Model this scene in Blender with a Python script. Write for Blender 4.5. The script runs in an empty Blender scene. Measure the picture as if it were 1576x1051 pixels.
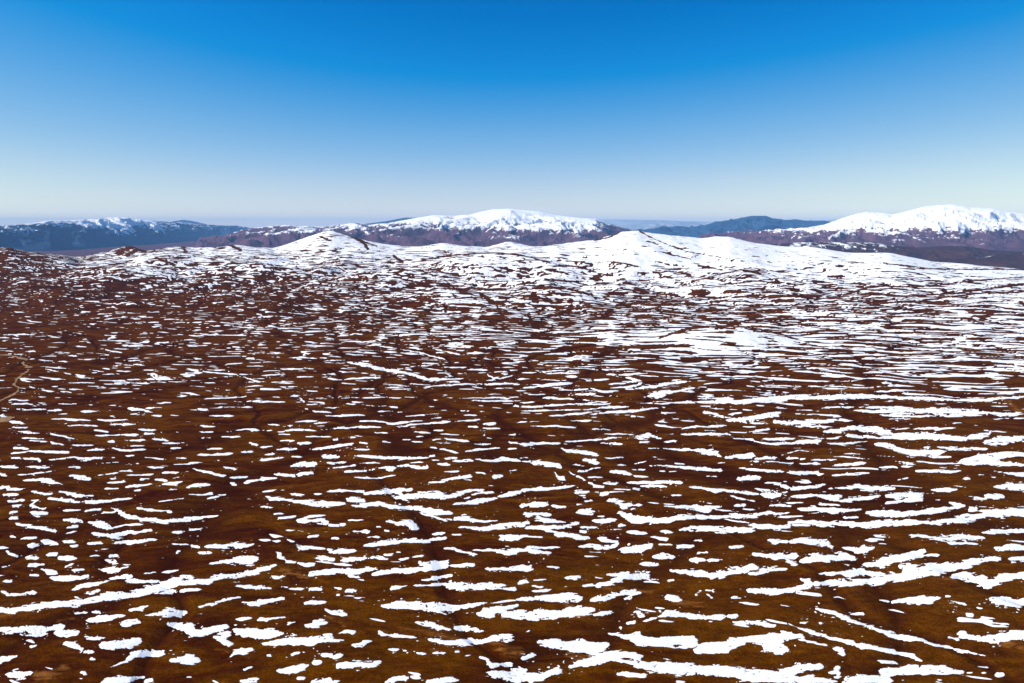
import bpy, math
import numpy as np

# ---------------------------------------------------------------- camera, sky, sun, exposure
C = bpy.context.scene
COL = C.collection
H = 300.0                      # drone height above the plain (m)
F = 1051.0                     # focal length in photo pixels (photo is 1576 wide)
PITCH = math.radians(9.75)
cam_d = bpy.data.cameras.new('camera')
cam_d.sensor_width = 36.0
cam_d.lens = 36.0 * F / 1576.0
cam_d.clip_start = 1.0
cam_d.clip_end = 600000.0
cam = bpy.data.objects.new('camera', cam_d)
cam.location = (0, 0, H)
cam.rotation_euler = (math.radians(90) - PITCH, 0, 0)
COL.objects.link(cam)
C.camera = cam

SUN_EL = math.radians(37)
SUN_AZ = math.radians(-98)     # from +Y (view direction) towards -X: the sun stands to the left
w = bpy.data.worlds.new('World'); C.world = w; w.use_nodes = True
nt = w.node_tree; nt.nodes.clear()
sky = nt.nodes.new('ShaderNodeTexSky'); sky.sky_type = 'NISHITA'; sky.sun_disc = False
sky.sun_elevation = SUN_EL; sky.sun_rotation = SUN_AZ
sky.altitude = 2200; sky.air_density = 1.0; sky.dust_density = 0.1; sky.ozone_density = 3.0
sep = nt.nodes.new('ShaderNodeSeparateColor'); cmb = nt.nodes.new('ShaderNodeCombineColor')
CURV = (((0,0),(.155,0),(.20,.006),(.287,.155),(.485,.475),(.638,.66),(1,1)),
        ((0,0),(.266,.178),(.332,.26),(.468,.42),(.686,.64),(.8,.755),(1,.93)),
        ((0,0),(.2,.24),(.491,.575),(.571,.69),(.716,.765),(.81,.80),(1,.85)))
for i in range(3):                             # the photo's strong colour grading of a clear sky, as one curve per channel
    m1 = nt.nodes.new('ShaderNodeMath'); m1.operation = 'MULTIPLY'; m1.inputs[1].default_value = 0.123
    m2 = nt.nodes.new('ShaderNodeMath'); m2.operation = 'MULTIPLY'; m2.inputs[1].default_value = 1/0.123
    fc = nt.nodes.new('ShaderNodeFloatCurve'); c = fc.mapping.curves[0]
    for k_ in range(len(CURV[i])-2): c.points.new(0.5, 0.5)
    for p_, (xx, yy) in zip(c.points, CURV[i]): p_.location = (xx, yy); p_.handle_type = 'VECTOR'
    fc.mapping.update()
    nt.links.new(sep.outputs[i], m1.inputs[0]); nt.links.new(m1.outputs[0], fc.inputs[1]); nt.links.new(fc.outputs[0], m2.inputs[0]); nt.links.new(m2.outputs[0], cmb.inputs[i])
bg = nt.nodes.new('ShaderNodeBackground'); bg.inputs['Strength'].default_value = 0.10
out = nt.nodes.new('ShaderNodeOutputWorld')
nt.links.new(sky.outputs[0], sep.inputs[0]); nt.links.new(cmb.outputs[0], bg.inputs[0]); nt.links.new(bg.outputs[0], out.inputs[0])

sd = bpy.data.lights.new('sun', 'SUN'); sd.energy = 5.0; sd.angle = math.radians(0.53); sd.color = (1.0, 0.955, 0.89)
so = bpy.data.objects.new('sun', sd); COL.objects.link(so)
so.rotation_euler = (math.radians(90) - SUN_EL, 0, math.radians(180) - SUN_AZ)
C.view_settings.view_transform = 'Standard'; C.view_settings.look = 'None'
C.view_settings.exposure = 0.3; C.view_settings.gamma = 1.0
C.cycles.volume_bounces = 1
C.cycles.max_bounces = 4

# ---------------------------------------------------------------- noise
def lattice(seed):
    rng = np.random.RandomState(seed)
    a = rng.rand(4096) * 2 * np.pi
    return rng.permutation(4096), np.cos(a).astype(np.float32), np.sin(a).astype(np.float32)
_L = {}
def perlin(x, y, seed=0):
    if seed not in _L: _L[seed] = lattice(seed)
    perm, gx, gy = _L[seed]
    xi = np.floor(x).astype(np.int64); yi = np.floor(y).astype(np.int64)
    xf = (x - xi).astype(np.float32); yf = (y - yi).astype(np.float32)
    u = xf*xf*xf*(xf*(xf*6-15)+10); v = yf*yf*yf*(yf*(yf*6-15)+10)
    p0 = perm[xi & 4095]; p1 = perm[(xi+1) & 4095]
    def g(p, dy, dx):
        h = perm[(p + yi + dy) & 4095]
        return gx[h]*(xf-dx) + gy[h]*(yf-dy)
    n0 = g(p0,0,0)*(1-u) + g(p1,0,1)*u
    n1 = g(p0,1,0)*(1-u) + g(p1,1,1)*u
    return (n0*(1-v) + n1*v) * 1.5
def fbm(x, y, seed, octs=3, gain=0.5, lac=2.03):
    s = 0; a = 1.0
    for o in range(octs):
        s = s + a*perlin(x*lac**o + 13.7*o, y*lac**o - 7.1*o, seed+o); a *= gain
    return s
def ridged(x, y, seed, octs=4, gain=0.5):
    s = 0; a = 1.0
    for o in range(octs):
        s = s + a*(1-2*np.abs(perlin(x*2.1**o + 5.3*o, y*2.1**o + 9.1*o, seed+o))); a *= gain
    return s
def sstep(t): t = np.clip(t, 0, 1); return t*t*(3-2*t)

# ---------------------------------------------------------------- projection helpers
SP, CP = math.sin(PITCH), math.cos(PITCH)
def z_at(row, D):                     # height of the point seen at photo row `row`, D metres ahead
    v = (525.5 - np.asarray(row, float)) / F
    return H + D * (-SP + v*CP) / (CP + v*SP)
def y_flat(row):                      # distance ahead of level ground seen at photo row
    v = (525.5 - np.asarray(row, float)) / F
    return -H * (CP + v*SP) / (-SP + v*CP)
def project(X, Y, Z):
    zc = Y*CP - (Z-H)*SP
    return 788 + F*X/zc, 525.5 - F*(Y*SP + (Z-H)*CP)/zc

SMOOTH = 4.5
def ridge(Hh, U, Y, pts, front, back, power=1.35, jag=0.0, seed=50, sharp=1.0):
    """raise terrain Hh to a ridge whose crest is given as (photo column, photo row, distance)"""
    p = np.array(pts, float)
    PXc = 788 + F*U
    X = U*Y
    Dm = np.interp(PXc, p[:,0], p[:,2])
    PXw = PXc + 26*np.clip(np.abs(Y-Dm)/front - 0.06, 0, 1)*fbm(X/(front*0.5), Y/(front*0.5), seed+8, 3)
    dense = np.arange(p[0,0]-60, p[-1,0]+61, 1.0); ker = np.exp(-0.5*(np.arange(-24,25)/SMOOTH)**2); ker /= ker.sum()
    rs = np.convolve(np.pad(np.interp(dense, p[:,0], p[:,1]), 24, mode='edge'), ker, 'valid')
    row = np.interp(PXw, dense, rs); D = Dm
    D = D + 0.12*front*perlin(X/(front*0.9), Y*0+seed, seed)
    zc = z_at(row, D)
    edge = sstep((PXw - p[0,0])/26.0) * sstep((p[-1,0] - PXw)/26.0)
    if jag: zc = zc + jag*fbm(X/(jag*22), Y/(jag*60), seed+3, 3)
    t = (Y - D); t = np.where(t < 0, -t/front, t/back)
    g = np.clip(1 - np.clip(t,0,1)**sharp, 0, 1)**power
    k = g*edge
    return np.where(zc > Hh, Hh*(1-k) + zc*k, Hh), k

# ---------------------------------------------------------------- mesh helpers
def mesh_obj(name, verts, loops, starts, totals, mat, smooth=True, attrs=None, recentre=False):
    me = bpy.data.meshes.new(name)
    loc = (0,0,0)
    verts = np.ascontiguousarray(verts, dtype=np.float64)
    if recentre:
        lo, hi = verts.min(0), verts.max(0)
        loc = ((lo[0]+hi[0])/2, (lo[1]+hi[1])/2, lo[2]); verts = verts - np.array(loc)
    me.vertices.add(len(verts)); me.vertices.foreach_set('co', verts.astype(np.float32).ravel())
    me.loops.add(len(loops)); me.loops.foreach_set('vertex_index', loops.astype(np.int32))
    me.polygons.add(len(starts))
    me.polygons.foreach_set('loop_start', starts.astype(np.int32))
    me.polygons.foreach_set('loop_total', totals.astype(np.int32))
    me.update(calc_edges=True)
    me.polygons.foreach_set('use_smooth', np.ones(len(starts), bool) if smooth else np.zeros(len(starts), bool))
    for k, v in (attrs or {}).items():
        a = me.attributes.new(k, 'FLOAT', 'POINT'); a.data.foreach_set('value', v.astype(np.float32).ravel())
    me.materials.append(mat)
    o = bpy.data.objects.new(name, me); o.location = loc; COL.objects.link(o)
    return o
def grid_obj(name, X, Y, Z, mat, attrs=None):
    m, n = X.shape
    idx = np.arange(m*n).reshape(m, n)
    q = np.stack([idx[:-1,:-1], idx[:-1,1:], idx[1:,1:], idx[1:,:-1]], -1).reshape(-1,4)
    return mesh_obj(name, np.stack([X,Y,Z],-1).reshape(-1,3), q.ravel(), np.arange(len(q))*4, np.full(len(q),4), mat, attrs=attrs)
CASES = {1:(0,4,7),2:(1,5,4),3:(0,1,5,7),4:(2,6,5),5:(0,4,5,2,6,7),6:(1,2,6,4),7:(0,1,2,6,7),8:(3,7,6),9:(0,4,6,3),
         10:(1,5,6,3,7,4),11:(0,1,5,6,3),12:(2,3,7,5),13:(0,4,5,2,3),14:(1,2,3,7,4),15:(0,1,2,3)}
def contour_mesh(name, Fd, X, Y, Z, thick, mat, recentre=False):
    """sheet of snow covering the part of the grid where Fd > 0, its outline cut exactly at Fd = 0"""
    Fd = Fd.copy(); Fd[0,:] = Fd[-1,:] = -1; Fd[:,0] = Fd[:,-1] = -1
    Fd[np.abs(Fd) < 1e-4] = -1e-4
    m, n = Fd.shape
    I = Fd > 0
    top = Z + thick
    P = np.stack([X, Y, top], -1).astype(np.float64)
    Pb = np.stack([X, Y, Z + 0.05], -1).astype(np.float64)
    vid = np.full((m,n), -1, np.int64); vid[I] = np.arange(I.sum()); cnt = int(I.sum())
    vs = [P[I]]
    def edge(a, b):
        nonlocal cnt
        Fa, Fb = Fd[a], Fd[b]; cross = (Fa > 0) != (Fb > 0)
        e = np.full(Fa.shape, -1, np.int64); e[cross] = cnt + np.arange(cross.sum()); cnt += int(cross.sum())
        t = (Fa[cross]/(Fa[cross]-Fb[cross]))[:,None]
        vs.append(Pb[a][cross]*(1-t) + Pb[b][cross]*t)
        return e
    s = slice
    eh = edge((s(None), s(None,-1)), (s(None), s(1,None)))      # m x n-1
    ev = edge((s(None,-1), s(None)), (s(1,None), s(None)))      # m-1 x n
    code = I[:-1,:-1]*1 + I[:-1,1:]*2 + I[1:,1:]*4 + I[1:,:-1]*8
    slots = [vid[:-1,:-1], vid[:-1,1:], vid[1:,1:], vid[1:,:-1], eh[:-1,:], ev[:,1:], eh[1:,:], ev[:,:-1]]
    loops, tot = [], []
    for c, ids in CASES.items():
        k = code == c
        if not k.any(): continue
        q = np.stack([slots[i][k] for i in ids], -1)
        loops.append(q.ravel()); tot.append(np.full(len(q), len(ids)))
    loops = np.concatenate(loops); tot = np.concatenate(tot)
    return mesh_obj(name, np.concatenate(vs), loops, np.cumsum(tot)-tot, tot, mat, recentre=recentre)

# ---------------------------------------------------------------- materials
class M:
    def __init__(s, name):
        s.m = bpy.data.materials.new(name); s.m.use_nodes = True; s.t = s.m.node_tree
        s.b = s.t.nodes['Principled BSDF']
    def n(s, k, **kw):
        nd = s.t.nodes.new(k)
        for a, b in kw.items(): setattr(nd, a, b)
        return nd
    def l(s, a, b): s.t.links.new(a, b)
    def noise(s, scale, detail=6, rough=0.6, dist=0.0, stretch=(1,1,1), rot=0.0):
        g = s.n('ShaderNodeNewGeometry'); mp = s.n('ShaderNodeMapping'); mp.inputs['Scale'].default_value = stretch
        mp.inputs['Rotation'].default_value = (0,0,rot)
        t = s.n('ShaderNodeTexNoise'); t.inputs['Scale'].default_value = scale; t.inputs['Detail'].default_value = detail
        t.inputs['Roughness'].default_value = rough; t.inputs['Distortion'].default_value = dist
        s.l(g.outputs['Position'], mp.inputs[0]); s.l(mp.outputs[0], t.inputs['Vector']); return t.outputs['Fac']
    def ramp(s, fac, stops):
        r = s.n('ShaderNodeValToRGB'); e = r.color_ramp.elements
        while len(e) < len(stops): e.new(0.5)
        for q, (p, c) in zip(e, stops): q.position = p; q.color = (*c, 1) if len(c) == 3 else c
        s.l(fac, r.inputs[0]); return r.outputs[0]
    def mix(s, fac, a, b, mode='MIX'):
        x = s.n('ShaderNodeMix', data_type='RGBA', blend_type=mode)
        for v, i in ((fac,0),(a,6),(b,7)):
            if isinstance(v, (int,float)): x.inputs[i].default_value = v
            elif isinstance(v, tuple): x.inputs[i].default_value = (*v,1)
            else: s.l(v, x.inputs[i])
        return x.outputs[2]
    def attr(s, name):
        a = s.n('ShaderNodeAttribute'); a.attribute_name = name; return a.outputs['Fac']
    def math(s, op, a, b=0.0, c=0.0):
        x = s.n('ShaderNodeMath', operation=op)
        for i, v in enumerate((a,b,c)):
            if isinstance(v, (int,float)): x.inputs[i].default_value = v
            else: s.l(v, x.inputs[i])
        return x.outputs[0]
    def bump(s, h, strength, dist):
        b = s.n('ShaderNodeBump'); b.inputs['Strength'].default_value = strength; b.inputs['Distance'].default_value = dist
        s.l(h, b.inputs['Height']); s.l(b.outputs[0], s.b.inputs['Normal'])

def ground_mat():
    s = M('dry_steppe')
    c1 = s.ramp(s.noise(0.045, 8, 0.62, 0.8, (0.35,1.1,1), -0.08), [(0.36, DARKC), (0.50, MIDC), (0.64, OLIVEC)])
    c2 = s.ramp(s.noise(0.16, 6, 0.65, 0.4, (0.5,1.3,1), -0.3), [(0.28, (0.55,0.5,0.5)), (0.5, (1,1,1)), (0.75, (1.5,1.6,1.3))])
    c = s.mix(1.0, c1, c2, 'MULTIPLY')
    gr = s.ramp(s.noise(1.1, 3, 0.6, 0.0, (0.8,1,1)), [(0.30, (0.55,0.5,0.45)), (0.5, (1,1,1)), (0.72, (1.7,1.75,1.5))])
    c = s.mix(s.math('MULTIPLY', s.attr('tint'), 0.8), c, s.mix(1.0, OLIVEC, c2, 'MULTIPLY'))
    c = s.mix(1.0, c, gr, 'MULTIPLY')
    c = s.mix(s.math('MULTIPLY', s.attr('gully'), 0.7), c, (0.028,0.004,0.001))
    rk = s.ramp(s.noise(0.9, 2, 0.5), [(0.70, (0,0,0)), (0.76, (1,1,1))])
    c = s.mix(s.math('MULTIPLY', rk, 0.5), c, (0.012,0.005,0.004))
    och = s.ramp(s.noise(0.12, 6, 0.7, 0.5, (0.6,1.8,1), -0.35), [(0.40,(0,0,0)), (0.60,(1,1,1))])
    c = s.mix(s.math('MULTIPLY', s.math('MULTIPLY', s.attr('ochre'), och), 0.8), c, (0.34,0.125,0.022))
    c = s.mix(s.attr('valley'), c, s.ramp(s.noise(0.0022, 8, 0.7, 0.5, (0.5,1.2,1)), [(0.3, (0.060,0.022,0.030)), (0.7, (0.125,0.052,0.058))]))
    s.l(c, s.b.inputs['Base Color']); s.b.inputs['Roughness'].default_value = 0.95
    s.b.inputs['Specular IOR Level'].default_value = 0.0
    s.bump(s.noise(0.12, 9, 0.72), 0.8, 3.5)
    return s.m
def snow_mat():
    s = M('wind_packed_snow')
    c = s.ramp(s.noise(0.5, 4, 0.6, 0.2, (0.5,1.5,1)), [(0.3, (0.90,0.885,0.86)), (0.6, (0.95,0.935,0.905))])
    s.l(c, s.b.inputs['Base Color']); s.b.inputs['Roughness'].default_value = 0.7
    s.b.inputs['Specular IOR Level'].default_value = 0.2
    s.bump(s.noise(0.25, 6, 0.6, 0.3, (0.6,1.4,1)), 0.25, 0.8)
    return s.m
def stream_mat():
    s = M('yellow_stream_ice')
    c = s.ramp(s.noise(0.1, 6, 0.7), [(0.3, (0.14,0.055,0.004)), (0.65, (0.46,0.24,0.045))])
    s.l(c, s.b.inputs['Base Color']); s.b.inputs['Roughness'].default_value = 0.5
    return s.m
def range_mat(name, low, high, lam, snow_fine):
    s = M(name)
    c = s.ramp(s.noise(1/lam, 8, 0.65, 0.5), [(0.3, low), (0.65, high)])
    a = s.math('ADD', s.attr('snow'), s.math('MULTIPLY', s.math('SUBTRACT', s.noise(snow_fine, 10, 0.74, 0.6, (1,0.5,1)), 0.5), 4.6))
    f = s.ramp(a, [(0.45,(0,0,0)), (0.60,(1,1,1))])
    c = s.mix(f, c, (0.93,0.915,0.89))
    s.l(c, s.b.inputs['Base Color']); s.b.inputs['Roughness'].default_value = 0.9
    s.b.inputs['Specular IOR Level'].default_value = 0.05
    return s.m
DARKC = (0.036,0.0048,0.0010); MIDC = (0.068,0.0145,0.0004); OLIVEC = (0.112,0.034,0.0002)
G_MAT, S_MAT, W_MAT = ground_mat(), snow_mat(), stream_mat()

# ---------------------------------------------------------------- the ground sheet (plain, near hills, valley to the horizon)
uf = np.arange(-0.80, 0.8001, 1.15/F)
side = 0.80 + np.cumsum(0.0015*1.09**np.arange(40)); side = side[side < 1.6]
Uc = np.concatenate([-side[::-1], uf, side])
rows = [1230.0]
while rows[-1] > 425:
    rows.append(rows[-1] - (0.42 + 0.7*min(1.0, max(0.0, (rows[-1]-430)/330))))
yn = y_flat(np.array(rows))
ym = np.arange(yn[-1]+10, 7000, 9.5)
yf = 7000*np.power(74000/7000, np.linspace(0.004, 1, 170))
Yr = np.concatenate([yn, ym, yf]); NJ = len(yn)+len(ym)
U, Yg = np.meshgrid(Uc, Yr)
X = U*(Yg*CP + H*SP)/CP
U = X/Yg

def gully(X, Y):
    a = X + 0.45*Y + 60*fbm(X/300, Y/300, 71, 3); b = X - 0.55*Y + 60*fbm(X/300+9, Y/300, 75, 3)
    g1 = 1-np.abs(perlin(a/210, Y/1500+4, 77)); g2 = 1-np.abs(perlin(b/310, Y/1500, 79))
    return np.clip((np.maximum(g1, g2)-0.93)/0.07, 0, 1)
def terrain(X, Y, U):
    h = 6.0*fbm(X/380, Y/380, 11, 2) + 3.0*fbm(X/120, Y/75, 14, 3) - 2.2*gully(X, Y)*sstep((4000-Y)/1500)
    px = 788 + F*U
    # the long swell of the near hills and the rim of the plateau
    tab = np.array([(-700,392,4200),(0,389,4600),(120,396,4800),(226,388,5000),(300,384,5200),(400,383,5300),(640,383,5200),(745,381,5100),(870,382,5000),
                    (1200,384,4700),(1300,392,4500),(1364,393,4300),(1430,404,4200),(1480,407,4000),(1576,417,3900),(2200,424,3900)], float)
    D = np.interp(px, tab[:,0], tab[:,2]); row = np.interp(px, tab[:,0], tab[:,1])
    D = D + 260*fbm(X/1500, Y*0+3.3, 21, 3)
    zc = z_at(row, D) + 3*fbm(X/160, Y/400, 25, 3)
    s = np.clip((Y-1900)/(D-1900), 0, 1)
    rise = s**1.7
    up = h*(1-0.5*s) + zc*rise
    k = np.clip(s*(1.03-s)*4, 0, 1)
    kx = 0.35 + 0.65*sstep((px+200)/600)*sstep((1650-px)/500)
    up = up + k*kx*(34*fbm(X/900+3, Y/1000, 31, 2) + 20*ridged(X/520, Y/620, 34, 3) - 10 + 5*fbm(X/130, Y/160, 38, 3))
    back = sstep((Y-D)/3000)
    h = np.where(Y > D, zc + (-480-zc)*back, up)
    far = sstep((Y-7500)/3000)
    h = h + far*(28*fbm(X/3500, Y/3500, 41, 4))
    R = [
      ([(-120,388,4300),(-40,383,4300),(18,380,4300),(38,386,4350),(89,394,4400),(130,398,4400)], 900, 900, 1.6, 2),
      ([(120,398,5000),(178,385,5000),(188,381,5000),(208,378,5000),(226,386,5000),(260,396,5000)], 450, 600, 1.4, 2),
      ([(200,396,4300),(254,382,4500),(279,379,4600),(305,381,4700),(335,381,4700),(363,376.5,4800),(400,381,4900),(440,386,5000)], 1000, 900, 1.7, 2.5),
      ([(400,388,5300),(438,378.5,5300),(476,365,5200),(500,357,5150),(514,354.5,5150),(532,361,5150),(572,372,5100),(603,377,5100),(680,386,5000)], 900, 900, 1.25, 2),
      ([(600,388,4900),(641,381,4900),(682,373.5,4900),(702,377,4900),(760,384,4900)], 600, 700, 1.6, 1.5),
      ([(735,384,5200),(770,375,5200),(783,371,5200),(800,375,5200),(835,384,5200)], 350, 500, 1.4, 1.5),
      ([(780,384,4600),(833,380,4700),(876,373.6,4800),(919,368.5,4800),(950,358,4700),(978,354.3,4700),(993,358,4700),(1028,362,4700),(1079,367,4800),(1100,363.5,4700),(1120,364.7,4600),(1155,373.6,4500),(1200,380,4500),(1252,381,4400),(1277,386,4300),(1303,392,4200),(1335,391,4100),(1364,391,4100),(1392,398,4000),(1440,409,3950),(1520,426,3900)], 1250, 900, 1.3, 3),
      ([(640,412,4000),(700,397,4000),(760,388,4050),(800,389,4050),(840,398,4000),(900,412,3900)], 700, 500, 1.4, 2),
      ([(780,462,2650),(820,443,2700),(850,441,2700),(890,449,2650),(935,464,2600)], 320, 220, 1.4, 1.5),
      ([(1060,432,3300),(1110,420,3300),(1150,413.5,3300),(1175,420,3250),(1210,432,3200)], 420, 260, 1.4, 1.5),
      ([(940,478,2450),(1000,470,2450),(1040,467,2450),(1100,474,2400)], 200, 150, 1.4, 1),
      ([(500,430,3500),(560,418,3500),(620,413,3500),(680,420,3500),(730,432,3500)], 500, 350, 1.5, 2),
      ([(560,462,2700),(620,450,2700),(680,446,2700),(740,452,2700),(790,464,2700)], 330, 240, 1.5, 1.5),
      ([(1240,452,2900),(1300,444,2900),(1370,439,3000),(1480,437,3100),(1600,430,3200),(1760,430,3200)], 300, 300, 1.4, 1.5),
      ([(1420,478,2300),(1500,466,2350),(1600,452,2400),(1750,450,2400)], 260, 200, 1.5, 1.5),
      ([(30,462,2800),(70,446,2800),(100,443,2800),(150,455,2800)], 240, 180, 1.5, 1),
      ([(60,430,3600),(130,414,3600),(190,408,3600),(250,416,3600),(300,430,3500)], 500, 320, 1.5, 2),
      ([(280,424,3700),(340,410,3700),(400,404,3700),(450,412,3700),(500,424,3700)], 500, 350, 1.5, 2),
      ([(820,536,1780),(880,522,1780),(945,508,1790),(1000,512,1780),(1050,508,1790),(1105,503.5,1800),(1150,504,1800),(1200,515,1780),(1260,528,1760),(1330,534,1750)], 210, 150, 1.3, 0.8),
      ([(960,622,1180),(1060,617,1180),(1180,618,1170),(1300,612,1170),(1450,616,1160),(1620,610,1150),(1760,612,1150)], 75, 160, 1.3, 0.4),
      ([(1180,640,1080),(1270,636,1080),(1360,637,1075),(1450,641,1070),(1600,640,1060),(1750,640,1060)], 55, 60, 1.3, 0.3),
    ]
    for i, (pts, fr, bk, pw, jg) in enumerate(R):
        h, k = ridge(h, U, Y, pts, fr, bk, pw, jg, 60+5*i, 1.25)
    return h
Z = terrain(X, Yg, U)

A = slice(0, NJ)                       # the part that carries snow drifts
Xa, Ya, Za, Ua = X[A], Yg[A], Z[A], U[A]
PX, PY = project(Xa, Ya, Za)

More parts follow.
